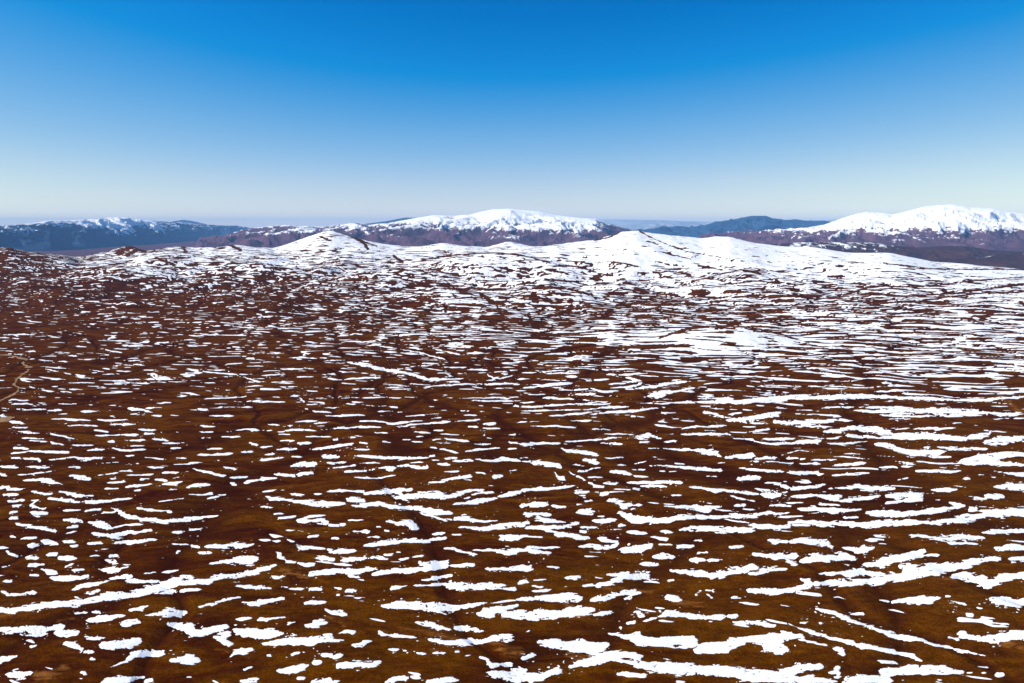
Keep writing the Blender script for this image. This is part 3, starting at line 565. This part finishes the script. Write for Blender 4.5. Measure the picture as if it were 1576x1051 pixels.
670,800,14 760,815,30 830,840,34 900,860,36 1000,855,40 1080,850,40;1000,880,14 1140,880,16;960,822,10 1000,822,10;1040,820,12 1150,830,20 1280,830,22 1360,835,14
1165,925,10 1210,905,34 1290,885,44 1400,885,44 1500,862,44 1590,865,20;1210,925,14 1350,915,24 1430,920,30 1590,925,20;910,905,5 1000,915,8 1170,925,8
0,885,16 70,880,14;110,870,8 200,840,8 300,845,4;140,885,20 220,890,20 260,888,8;0,910,8 130,915,10 250,922,14 340,925,24;400,935,10 500,928,20 620,912,16;280,900,12 430,895,12;420,875,5 550,885,8 650,892,6
690,942,14 780,942,18 910,934,12;910,965,10 1010,965,18 1200,965,12;1380,965,5 1460,978,16 1590,990,26;0,960,16 130,968,14;145,975,20 250,975,28 370,978,20;415,988,16 500,985,24 640,975,8
800,1018,10 870,1005,8;1210,1015,14 1240,1010,14;1290,987,8 1340,987,8;0,770,8 100,768,14 200,770,8
"""
groups = []; ox = oy = 0; sc = 1; lab = None
for line in STROKES.strip().split('\n'):
    if line[0] == '@':
        ox, oy, sc = map(float, line[1:].split()); continue
    if line[0] == '#':
        lab = line[1:].strip(); continue
    st = []
    for q in line.split(';'):
        if not q.strip(): continue
        p = np.array([[float(v) for v in t.split(',')] for t in q.split()])
        if len(p) == 1: p = np.vstack([p, p + [3,0,0]])
        p = np.stack([ox + p[:,0]/sc, oy + p[:,1]/sc, p[:,2]/sc], 1)
        p = np.vstack([p[0]*1.0, p[0]*0.82 + p[1]*0.18, p[1:-1], p[-1]*0.82 + p[-2]*0.18, p[-1]])
        p[0,2] *= 0.3; p[-1,2] *= 0.3; p[1:-1,2] *= 1.04 if p[0,1] > 735 else 0.90
        st.append(p)
    groups.append((lab, st)); lab = None
E1 = fbm(Xa/14 + 0.3*Ya/14, Ya/5 - 0.35*Xa/14, 201, 5, 0.72)       # frayed edges, combed one way
E2 = fbm(Xa/70, Ya/30, 205, 3)
E3 = fbm(Xa/42 - Ya/60, Ya/18, 208, 4, 0.65)
fw = np.clip((Ya-450)/900, 0, 1)
E1 = E1*(1-0.5*fw) + E3*(0.25+0.6*fw)
WXn = 3.6*fbm(Xa/22, Ya/26, 211, 3)*np.clip(900/Ya, 0.5, 1.3); WYn = 1.3*fbm(Xa/30+5, Ya/34, 214, 3)*np.clip(700/Ya, 0.25, 1.3)
rowflat = project(np.zeros(NJ), Ya[:,0], np.zeros(NJ))[1]
def stroke_field(st, Fd, ragged=1.0):
    wins = []
    for p in st:
        for a, b in zip(p[:-1], p[1:]):
            pad = 9 + max(a[2], b[2])/2
            x0, x1 = min(a[0],b[0])-pad, max(a[0],b[0])+pad; y0, y1 = min(a[1],b[1])-pad, max(a[1],b[1])+pad
            ext = 90 if y1 < 475 else 40 if y1 < 560 else 0        # hills stand higher than level ground
            js = np.where((rowflat > y0-10) & (rowflat < y1+10+ext))[0]
            uu = np.where((788+F*Uc > x0-8) & (788+F*Uc < x1+8))[0]
            if len(js) < 2 or len(uu) < 2: continue
            wv = (slice(js[0], js[-1]+1), slice(uu[0], uu[-1]+1)); wins.append((js[0], js[-1]+1, uu[0], uu[-1]+1))
            qx, qy = PX[wv] + WXn[wv]*ragged, PY[wv] + WYn[wv]*ragged
            dx, dy = b[0]-a[0], b[1]-a[1]; L = dx*dx+dy*dy
            t = np.clip(((qx-a[0])*dx + (qy-a[1])*dy)/max(L,1e-6), 0, 1)
            d = np.hypot((qx-a[0]-t*dx)*0.8, qy-a[1]-t*dy)
            r = (a[2] + t*(b[2]-a[2]))/2
            rr = r*(1 + 0.34*E2[wv])
            f = rr - d + ragged*E1[wv]*np.minimum(3.8, 0.66*r+0.26)
            Fd[wv] = np.maximum(Fd[wv], f)
    w_ = np.array(wins)
    return slice(max(0,w_[:,0].min()-2), w_[:,1].max()+2), slice(max(0,w_[:,2].min()-2), w_[:,3].max()+2)

Fs = np.full(Xa.shape, -30.0, np.float32)
named = []
comb = 1-np.abs(perlin((Xa+2.0*Ya)/34, (Ya-0.28*Xa)/4.2, 217)); gate = fbm(Xa/40, Ya/24, 218, 2)
SCR = np.where(gate > 0.12, (0.965-comb)*45, 99)*1.0                # scratches blown through the drifts
speck = perlin(Xa/3.4, Ya/2.0, 219) + 0.25*E2
for lab, st in groups:
    if lab is None: stroke_field(st, Fs)
    else:
        f = np.full(Xa.shape, -30.0, np.float32); win = stroke_field(st, f); named.append((lab, win, f[win].copy()))
for k_, (lab, win, f) in enumerate(named): named[k_] = (lab, win, np.where(f > 1.5, np.minimum(f, np.maximum(SCR[win], -2)), f))
Fs = np.where(Fs > 1.5, np.minimum(Fs, np.maximum(SCR, -2)), Fs)
traced = Fs.copy()
for lab, win, f in named: traced[win] = np.maximum(traced[win], f)

# ---------------------------------------------------------------- untraced drifts: coverage over the land
cx = np.array([0,200,400,600,800,1000,1200,1400,1576], float)
cr = np.array([358,375,390,403,416,430,450,470,490,510,535,565,600,640,700], float)
cov = np.array([
 [.35,.45,.85,.93,.93,.985,.99,.95,.9],
 [.22,.42,.88,.92,.90,.975,.985,.95,.8],
 [.20,.45,.78,.85,.86,.96,.975,.96,.7],
 [.22,.52,.62,.78,.84,.93,.95,.94,.88],
 [.24,.45,.52,.70,.78,.88,.90,.92,.93],
 [.26,.30,.40,.58,.74,.85,.84,.84,.90],
 [.17,.20,.27,.46,.60,.70,.66,.74,.84],
 [.13,.17,.21,.36,.46,.50,.52,.62,.78],
 [.11,.16,.20,.30,.34,.42,.46,.54,.68],
 [.09,.15,.20,.28,.34,.45,.50,.52,.60],
 [.08,.13,.17,.22,.30,.42,.48,.50,.56],
 [.07,.11,.13,.15,.20,.30,.38,.42,.46],
 [.06,.08,.09,.09,.13,.18,.22,.28,.28],
 [.02,.03,.03,.03,.04,.05,.07,.08,.08],
 [.01,.01,.01,.01,.01,.015,.02,.02,.02]])
def lut(tab, px, py):
    i = np.clip(np.interp(px, cx, np.arange(len(cx))), 0, len(cx)-1.001); j = np.clip(np.interp(py, cr, np.arange(len(cr))), 0, len(cr)-1.001)
    i0 = i.astype(int); j0 = j.astype(int); fi = i-i0; fj = j-j0
    return (tab[j0,i0]*(1-fi)+tab[j0,i0+1]*fi)*(1-fj) + (tab[j0+1,i0]*(1-fi)+tab[j0+1,i0+1]*fi)*fj
cv = lut(cov, PX, PY)
cv = cv - 0.17*sstep((PX-850)/200)*np.exp(-((PY-468)/48)**2)
cv = cv - 0.10*np.exp(-((PX-620)/260)**2)*np.exp(-((PY-405)/32)**2) - 0.07*np.exp(-((PX-1000)/220)**2)*np.exp(-((PY-420)/18)**2)
cv = cv*(1 - 0.22*np.exp(-((PY-470)/55)**2)*sstep((1150-PX)/500))
# extra snow on the low mound in the right half of the plain
mx = np.exp(-((PX-1115)/100)**2 - ((PY-522)/16)**2) + 0.8*np.exp(-((PX-950)/90)**2 - ((PY-519)/10)**2) + 0.5*np.exp(-((PX-1290)/90)**2 - ((PY-516)/8)**2)
cv = np.clip(cv + 0.46*mx + 0.14*np.exp(-((PX-240)/150)**2 - ((PY-408)/22)**2), 0, .985)
beyond = np.maximum(sstep((PX-1585)/25), np.maximum(sstep((-12-PX)/25), sstep((PY-1058)/20)))     # country past the traced part
cv = np.maximum(cv, beyond*(0.20 + 0.10*sstep((PX-800)/700)))
wx = 26*fbm(Xa/190, Ya/190, 221, 2); wy = 22*fbm(Xa/230, Ya/150, 224, 2)
zz = Za*(3.0 + 1.5*sstep((Ya-2500)/1500))
def stretchd(v, a, b): return np.log(a + b*np.clip(v, 0, None))/b      # wavelength a + b*distance
def stretchw(v): return 30 + 45 + 0*v
fy = stretchd(Ya+wy+0.14*Xa+zz, 10.0, 0.0042)
fr = stretchd(Ya+wy+0.14*Xa+zz, 22.0, 0.0072)
thread = 1 - 2.6*np.abs(perlin((Xa+wx)/120, fr, 231))                       # long thin wavering lines
N = (0.75*thread + 0.50*fbm((Xa+wx)/52, fy, 261, 3, 0.6)
     + (0.12+0.14*sstep((Ya-3200)/800))*fbm(Xa/300, (Ya+zz)/170, 235, 2)
     + 0.26*fbm((Xa+wx)/22, fy*2.3, 265, 2, 0.7))
# thin long terraces on the right-hand rise
c2_ = 1-np.abs(perlin((Xa+wx*2)/260, (Ya+0.35*Xa+zz*1.3+wy)/stretchw(Ya), 245)); N = N - 10*np.clip(c2_-0.93, 0, 1)*sstep((Ya-1900)/700)
N = N + 0.5*sstep((PX-900)/300)*perlin((Xa+wx)/420, (Ya+wy+0.3*Xa+zz)/34, 240)
q = np.linspace(0.002, 0.998, 400); samp = N[::7, ::7].ravel(); quant = np.quantile(samp, q)
thr = np.interp(1-cv, q, quant)
Fp = (N - thr)*7.0
# keep untraced drifts clear of traced ones in the foreground
clear = np.clip((PY-495)/40, 0, 1)
Fp = np.minimum(Fp, np.where(clear > 0, (-traced-1.2) + (1-clear)*60, 99))
Fsnow = np.maximum(Fs, Fp)
Fsnow = np.maximum(Fsnow, np.where((traced > -9) & (traced < -0.8) & (Ya < 1500), (speck-0.74)*6, -9))     # crumbs of snow around the drifts
# dark bare lines along the ridges of the hills
BARE = [([(915,369.5),(934,366),(952,358)],1.5),([(984.5,356),(1003,366),(1033,378.6),(1064,388.7),(1110,396)],1.1),([(997,371),(1013,376)],1.6),
 ([(1021,388.7),(1064,399)],1.2),([(541,363),(560,374),(566,383)],4.0),([(518,356),(545,366),(580,379)],1.6),([(492,364),(508,370)],2.4),
 ([(606,394),(620,404)],3),([(650,400),(700,392),(760,389),(800,392),(820,397),(848,405)],1.5),([(860.6,408),(889,410),(907,415),(921.5,421),(942,424)],1.8),([(842,414.7),(858.6,418),(873,421)],2.0),
 ([(871,401.5),(891,403),(911,406)],1.5),([(942,403),(962,405),(986,411.5)],2.0),([(850,430),(880,433),(905,439)],1.8),([(820,443),(860,442),(887,447.6),(911,454),(917,460)],2.6),
 ([(1074,409),(1094,412),(1112,415.5)],1.8),([(1009,412.7),(1043,415)],1.6),([(999,420),(1015,420),(1029,417.5),(1060,421)],1.6),([(1015,423),(1035,428)],1.8),([(1064,434),(1104,423),(1124.6,418.8),(1140,415),(1170,421)],1.6),
 ([(1300,454),(1340,441),(1365,440)],2.6),([(1320,452),(1400,456),(1480,450),(1576,437)],2.4),([(1365,441),(1420,441),(1500,432),(1576,426)],1.3),([(1420,462),(1500,452),(1576,449)],1.6),
 ([(1175,461),(1215,455)],1.8),([(1190,467),(1230,457)],1.6),([(950,470),(990,468),(1060,468)],1.6),([(960,507),(900,512),(845,516)],2.4),([(1015,520),(1050,508),(1080,503),(1105,501)],3.0),
 ([(1105,501),(1150,503),(1185,510),(1225,522)],2.6),([(850,540),(920,537),(980,533),(1040,532)],5.0),([(1160,510),(1230,512),(1290,508)],2.2),([(677,418),(710,425)],2.6),([(545,407),(560,412)],2.6),([(600,465),(640,470)],4),
 ([(240,397),(255,402),(268,408)],4),([(280,378),(286,388)],3),([(357,378),(370,385)],4),([(80,443),(95,452)],6),([(182,388),(205,379),(222,386)],7),([(630,436),(660,434),(700,440)],2),
 ([(210,385),(196,392)],5),([(700,444),(720,452)],4),([(740,452),(765,470),(775,490)],4),([(1170,560),(1400,545),(1576,535)],1.2),([(1360,405),(1440,414),(1576,415)],1.2),
 ([(1110,690),(1300,705)],1),([(0,423),(60,418),(150,412)],2),([(470,448),(500,462),(520,470)],4),([(560,440),(600,452)],3)]
Bf = np.full(Xa.shape, -30.0, np.float32)
stroke_field([np.array([[x,y,w_*0.9] for x,y in pts]) for pts, w_ in BARE], Bf, 0.9)
Fsnow = np.minimum(Fsnow, -Bf*1.6-0.35)
# stream with yellow ice at the left edge
STREAM = [([(-10,544),(0,545),(20,548),(40,553),(36,558),(42,566),(49,565),(44,568),(38,574),(29,580),(27,585),(20,593),(27,597),(27,602),(15,610),(0,617),(-12,620)],1.8),
          ([(-10,652),(0,647),(14,643)],7)]
Wf = np.full(Xa.shape, -30.0, np.float32)
stroke_field([np.array([[x,y,w_] for x,y in pts]) for pts, w_ in STREAM], Wf, 1.3)
Fsnow = np.minimum(Fsnow, -Wf)
for lab, win, f in named: Fsnow[win] = np.minimum(Fsnow[win], -f)
GU = gully(Xa, Ya)
Fsnow = np.where(Ya > 650, Fsnow - 1.6*GU*sstep((Ya-650)/400)*(traced < 0.5), Fsnow)
Fsnow = np.where(Ya > 6900, -1, Fsnow)
pxm = np.clip(Ya/F, 0.4, 6.0)
def thickness(f, win=(slice(None),slice(None))):
    return 0.06 + 0.55*(1-np.exp(-np.clip(f,0,None)/5.0)) + 0.05*np.clip(E1[win],-1,1)

OCH = [([(885,1005),(905,1008)],30),([(618,966),(650,972),(690,982),(760,990),(800,1000)],12),([(505,950),(528,960),(530,968)],8),([(770,1000),(800,1004)],22),
       ([(0,905),(5,912)],10),([(0,948),(12,945)],14),([(1440,890),(1475,893)],8),([(1260,600),(1345,598)],8),([(1290,600),(1320,600)],10),([(440,880),(470,890)],22),
       ([(660,1000),(680,1004)],8),([(930,905),(1000,912)],12),([(1040,925),(1080,932)],16),([(1540,985),(1576,995)],30),([(1530,600),(1576,640)],14),
       ([(330,999),(350,1002)],4),([(90,955),(110,952)],5),([(640,660),(660,664)],6),([(720,625),(740,630)],6),([(60,1040),(100,1030)],30),([(870,930),(900,950)],16)]
Of = np.full(Xa.shape, -30.0, np.float32)
stroke_field([np.array([[x,y,w_*0.45] for x,y in pts]) for pts, w_ in OCH], Of, 1.0)
och = np.zeros(X.shape); och[A] = sstep((Of+2.5)/6)
tint = np.clip(0.15 + 0.5*fbm(X/200, Yg/110, 251, 4) + 0.45*sstep((X+200)/600)*sstep((1200-Yg)/700), 0, 0.9)*sstep((3500-Yg)/2500)

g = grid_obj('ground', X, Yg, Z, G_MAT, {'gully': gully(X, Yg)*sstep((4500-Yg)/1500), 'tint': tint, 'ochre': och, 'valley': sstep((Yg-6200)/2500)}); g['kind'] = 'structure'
sn = contour_mesh('snow', Fsnow, Xa, Ya, Za, thickness(Fsnow), S_MAT); sn['kind'] = 'stuff'
sn['label'] = 'broken cover of white snow drifts over the brown plain and the near hills'
GRP = 'large snow drifts lying on the brown plain'
for lab, win, f in named:
    o = contour_mesh('snow_drift', f, Xa[win], Ya[win], Za[win], thickness(f, win), S_MAT, True)
    o['label'] = lab; o['category'] = 'snow drift'; o['group'] = GRP
wt = contour_mesh('stream', Wf, Xa, Ya, Za, np.full(Xa.shape, 0.12), W_MAT); wt['kind'] = 'structure'

# ---------------------------------------------------------------- distant ranges
def far_range(name, pts, front, back, base, mat, snow_row=None, spread=17, rough=120, lam=2500, pad=0, power=1.5, feet=(), snow_amp=1.0, seed=300, rot=0.0):
    p = np.array(pts, float)
    u0, u1 = (p[0,0]-788)/F, (p[-1,0]-788)/F
    nu = int((u1-u0)*F/1.1); uu = np.linspace(u0, u1, nu)
    Dm = p[:,2]
    nv = 190
    tv = np.linspace(-1, 1, nv); tv = np.sign(tv)*np.abs(tv)**1.15
    Uq, T = np.meshgrid(uu, tv)
    D = np.interp(788+F*Uq, p[:,0], p[:,2])
    fr = front*D/Dm.mean(); bk = back*D/Dm.mean()
    Y = D + np.where(T < 0, T*fr, T*bk); Xq = Uq*Y
    row = np.interp(788+F*Uq, p[:,0], p[:,1])
    zc = z_at(row, D) - base
    edge = sstep((Uq-u0)*F/14)*sstep((u1-Uq)*F/14)
    prof = np.clip(1-np.abs(T)**1.15, 0, 1)**power
    wv = 0.35*lam
    rx = (Xq + wv*perlin(Xq/lam, Y/lam, seed+9))/lam; ry = (Y + wv*perlin(Xq/lam+7, Y/lam, seed+11))/(lam*1.5)
    rn = ridged(rx*math.cos(rot)-ry*math.sin(rot), rx*math.sin(rot)+ry*math.cos(rot), seed, 5, 0.52)
    Zq = base + zc*prof*edge + rough*(rn-0.6)*np.clip(4*prof*(1-prof)*sstep(prof*2.6)+0.025, 0, 1)*edge - 60*(1-np.clip(prof*12,0,1)) 
    for (fx, fy, fd, wd, hh) in feet:             # foothills
        cxp = (fx-788)/F*fd
        zt = z_at(fy, fd) - base
        Zq = np.maximum(Zq, base + zt*np.clip(1-np.hypot((Xq-cxp)/wd, (Y-fd)/(wd*1.1))*(1+0.25*perlin(Xq/wd*1.5, Y/wd*1.5, seed+20)), 0, 1)**0.9 - 20)
    px_, py_ = project(Xq, Y, Zq)
    sn = np.full(Xq.shape, -5.0)
    if snow_row is not None:
        sr = np.interp(788+F*Uq, [a for a,b in snow_row], [b for a,b in snow_row])
        alt = z_at(sr, D)                        # snow line as a height above the plain
        sn = 0.5 + (Zq - alt)/(np.abs(D)*spread/F) + 0.35*snow_amp*(rn-0.6)
        sn = np.clip(sn, -2.0, 1.25)
    o = grid_obj(name, Xq, Y, Zq, mat, {'snow': sn}); o['kind'] = 'structure'
    return o
palehaze_rock = range_mat('haze_paled_distant_slope', (0.28,0.33,0.36), (0.42,0.46,0.48), 4000, 1/900)  # rock colour lightened to carry the pale blue of distance haze
purple = range_mat('bare_mountain_slope', (0.066,0.030,0.046), (0.125,0.062,0.085), 900, 1/190)
bluehaze_rock = range_mat('haze_tinted_shaded_slope', (0.010,0.038,0.085), (0.026,0.066,0.12), 1200, 1/200)  # blue of haze over shaded slopes is put into the rock colour
maroon = range_mat('maroon_hill', (0.030,0.010,0.008), (0.060,0.020,0.014), 500, 1/160)

def R(name, label, **k):
    o = far_range(name, **k); o['label'] = label; return o
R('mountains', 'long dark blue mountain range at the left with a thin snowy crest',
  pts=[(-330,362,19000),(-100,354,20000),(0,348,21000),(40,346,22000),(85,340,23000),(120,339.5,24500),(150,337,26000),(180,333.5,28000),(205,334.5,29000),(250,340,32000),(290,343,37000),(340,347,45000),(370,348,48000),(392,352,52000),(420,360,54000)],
  front=4300, back=5000, base=-500, mat=bluehaze_rock, snow_row=[(-100,338),(60,338),(120,341),(180,343.5),(260,341),(300,334),(400,326)], spread=18, rough=230, lam=1500, power=1.0, seed=300, snow_amp=2.2)
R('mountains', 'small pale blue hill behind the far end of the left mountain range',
  pts=[(235,350,58000),(265,342,58000),(290,338,58000),(303,340,58000),(325,345,58000),(350,352,58000)], front=5000, back=5000, base=-500, mat=bluehaze_rock, rough=150, lam=4000, seed=320)
R('mountains', 'broad snow-capped mountain range on the skyline left of the centre',
  pts=[(300,372,21000),(350,362,21000),(385,352.5,21000),(420,348,21000),(445,346,21000),(470,348,21000),(500,349,21000),(520,347,21000),(549,342.5,21500),(570,346,22000),(600,343,22000),(640,336,22500),(670,331,23000),(700,332,23000),(725,330,23500),(740,326,24000),(760,322,24000),(785,321,24000),(800,323,24000),(830,325.5,24000),(850,330,24000),(880,334,24000),(915,337,24500),(930,342,25000),(950,349,26000),(985,358,27000),(1040,372,28000)],
  front=9500, back=6000, base=-500, mat=purple, snow_row=[(300,340),(400,347),(500,347),(549,345),(580,345),(640,343),(700,345),(760,348),(830,350),(900,349),(935,341),(1000,333)], spread=17, rough=165, lam=1500, power=1.75, seed=330, snow_amp=1.3,
  feet=[(583,361,17500,700,0),(652,364,17000,900,0),(715,360,18500,1200,0),(620,352,19500,1100,0),(780,366,16500,900,0),(835,368,16000,500,0),(550,350,19500,900,0),(900,362,18500,900,0)])
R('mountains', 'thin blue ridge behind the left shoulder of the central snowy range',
  pts=[(520,352,42000),(560,345,42000),(600,340,42000),(625,335,42000),(645,335,42000),(700,340,42000),(760,350,42000)], front=5000, back=5000, base=-500, mat=bluehaze_rock, rough=180, lam=3500, seed=350)
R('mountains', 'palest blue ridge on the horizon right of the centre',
  pts=[(600,352,66000),(880,340,66000),(930,337.5,66000),(1000,338.5,66000),(1080,341,66000),(1200,340,66000),(1290,338,66000),(1400,342,66000),(1750,349,66000)], front=8000, back=8000, base=-500, mat=palehaze_rock, rough=200, lam=7000, seed=360)
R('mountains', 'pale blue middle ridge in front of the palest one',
  pts=[(380,356,55000),(520,350,55000),(880,345,55000),(940,343,55000),(1000,341,55000),(1040,344,55000),(1100,347,55000),(1300,346,55000),(1500,350,55000)], front=8000, back=8000, base=-500, mat=palehaze_rock, rough=220, lam=6000, seed=370)
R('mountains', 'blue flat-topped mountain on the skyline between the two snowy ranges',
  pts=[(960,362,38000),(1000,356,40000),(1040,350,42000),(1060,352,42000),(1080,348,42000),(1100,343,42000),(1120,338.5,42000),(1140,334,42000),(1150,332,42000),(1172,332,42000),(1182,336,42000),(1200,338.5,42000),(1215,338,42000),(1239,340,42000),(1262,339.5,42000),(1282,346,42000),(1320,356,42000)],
  front=7000, back=6000, base=-500, mat=bluehaze_rock, rough=330, lam=2600, power=1.2, seed=380)
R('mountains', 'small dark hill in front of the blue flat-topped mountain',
  pts=[(1130,364,24000),(1160,353,24000),(1172,348,24000),(1186,346.5,24000),(1200,351,24000),(1225,362,24000)], front=2200, back=2500, base=-500, mat=bluehaze_rock, rough=60, lam=1200, seed=390)
R('mountains', 'high snowy mountain massif at the right',
  pts=[(1060,366,23000),(1120,358,23000),(1180,354,22500),(1230,351,21500),(1262,346,21000),(1290,335,21000),(1310,329,21000),(1325,326,21000),(1350,328,21000),(1365,330,21000),(1385,325,21000),(1410,318,21000),(1435,315,21000),(1455,315,21000),(1480,319,21000),(1515,321,21000),(1540,326,21000),(1576,330.5,21500),(1640,338,22000),(1750,346,22000),(1850,360,22000)],
  front=9000, back=6000, base=-500, mat=purple, snow_row=[(1060,336),(1180,345),(1250,348),(1330,350),(1450,352),(1576,349),(1700,346)], spread=18, rough=200, lam=1500, power=1.75, seed=400, snow_amp=1.5,
  feet=[(1303,356,17500,700,0),(1330,358,17800,600,0),(1500,354,18000,1000,0),(1525,352,18200,800,0),(1560,366,16000,700,0),(1240,362,17500,1200,0),(1395,360,17500,900,0)])
R('hills', 'low maroon hills in the valley at the right, in front of the snowy massif',
  pts=[(1040,392,13500),(1120,382,13500),(1180,376,13500),(1230,373,13500),(1290,373,13500),(1330,373,13500),(1380,379,13500),(1420,380,13500),(1460,378,13500),(1480,379,13500),(1530,386,13500),(1600,389,13500),(1800,395,13500)],
  front=1800, back=2000, base=-500, mat=maroon, snow_row=[(1040,368),(1180,371),(1330,371),(1400,366),(1800,368)], spread=18, rough=70, lam=700, power=1.2, seed=420)
R('hills', 'nearest small maroon ridge in the valley at the right edge',
  pts=[(1400,405,11000),(1460,399,11000),(1510,396,11000),(1545,389,11000),(1576,390,11000),(1650,392,11000),(1800,400,11000)],
  front=1000, back=1200, base=-490, mat=maroon, snow_row=[(1400,392),(1500,394),(1545,388),(1800,388)], spread=6, rough=40, lam=500, power=1.1, seed=430)

# ---------------------------------------------------------------- air
def haze_box(x, y0, y1, z0, z1, dens):
    v = np.array([(a,b,c) for c in (z0,z1) for b in (y0,y1) for a in (-x,x)], float)
    f = np.array([(0,2,3,1),(4,5,7,6),(0,1,5,4),(2,6,7,3),(0,4,6,2),(1,3,7,5)])
    m = bpy.data.materials.new('haze'); m.use_nodes = True; t = m.node_tree; t.nodes.clear()
    o_ = t.nodes.new('ShaderNodeOutputMaterial'); p_ = t.nodes.new('ShaderNodeVolumePrincipled')
    p_.inputs['Color'].default_value = (0.26,0.57,1.0,1); p_.inputs['Density'].default_value = dens; p_.inputs['Anisotropy'].default_value = 0.0
    t.links.new(p_.outputs[0], o_.inputs['Volume'])
    o = mesh_obj('haze', v, f.ravel(), np.arange(6)*4, np.full(6,4), m, smooth=False); o['kind'] = 'stuff'
zlo = min(o.matrix_world.translation.z + min(c[2] for c in o.bound_box) for o in COL.objects if o.type == 'MESH')
zhi = max(o.matrix_world.translation.z + max(c[2] for c in o.bound_box) for o in COL.objects if o.type == 'MESH')
haze_box(135000, -3000, 78000, zlo-1, max(zhi, H)+20, 1.15e-5)
print('verts', len(g.data.vertices), 'snow polys', len(sn.data.polygons), 'z', zlo, zhi)
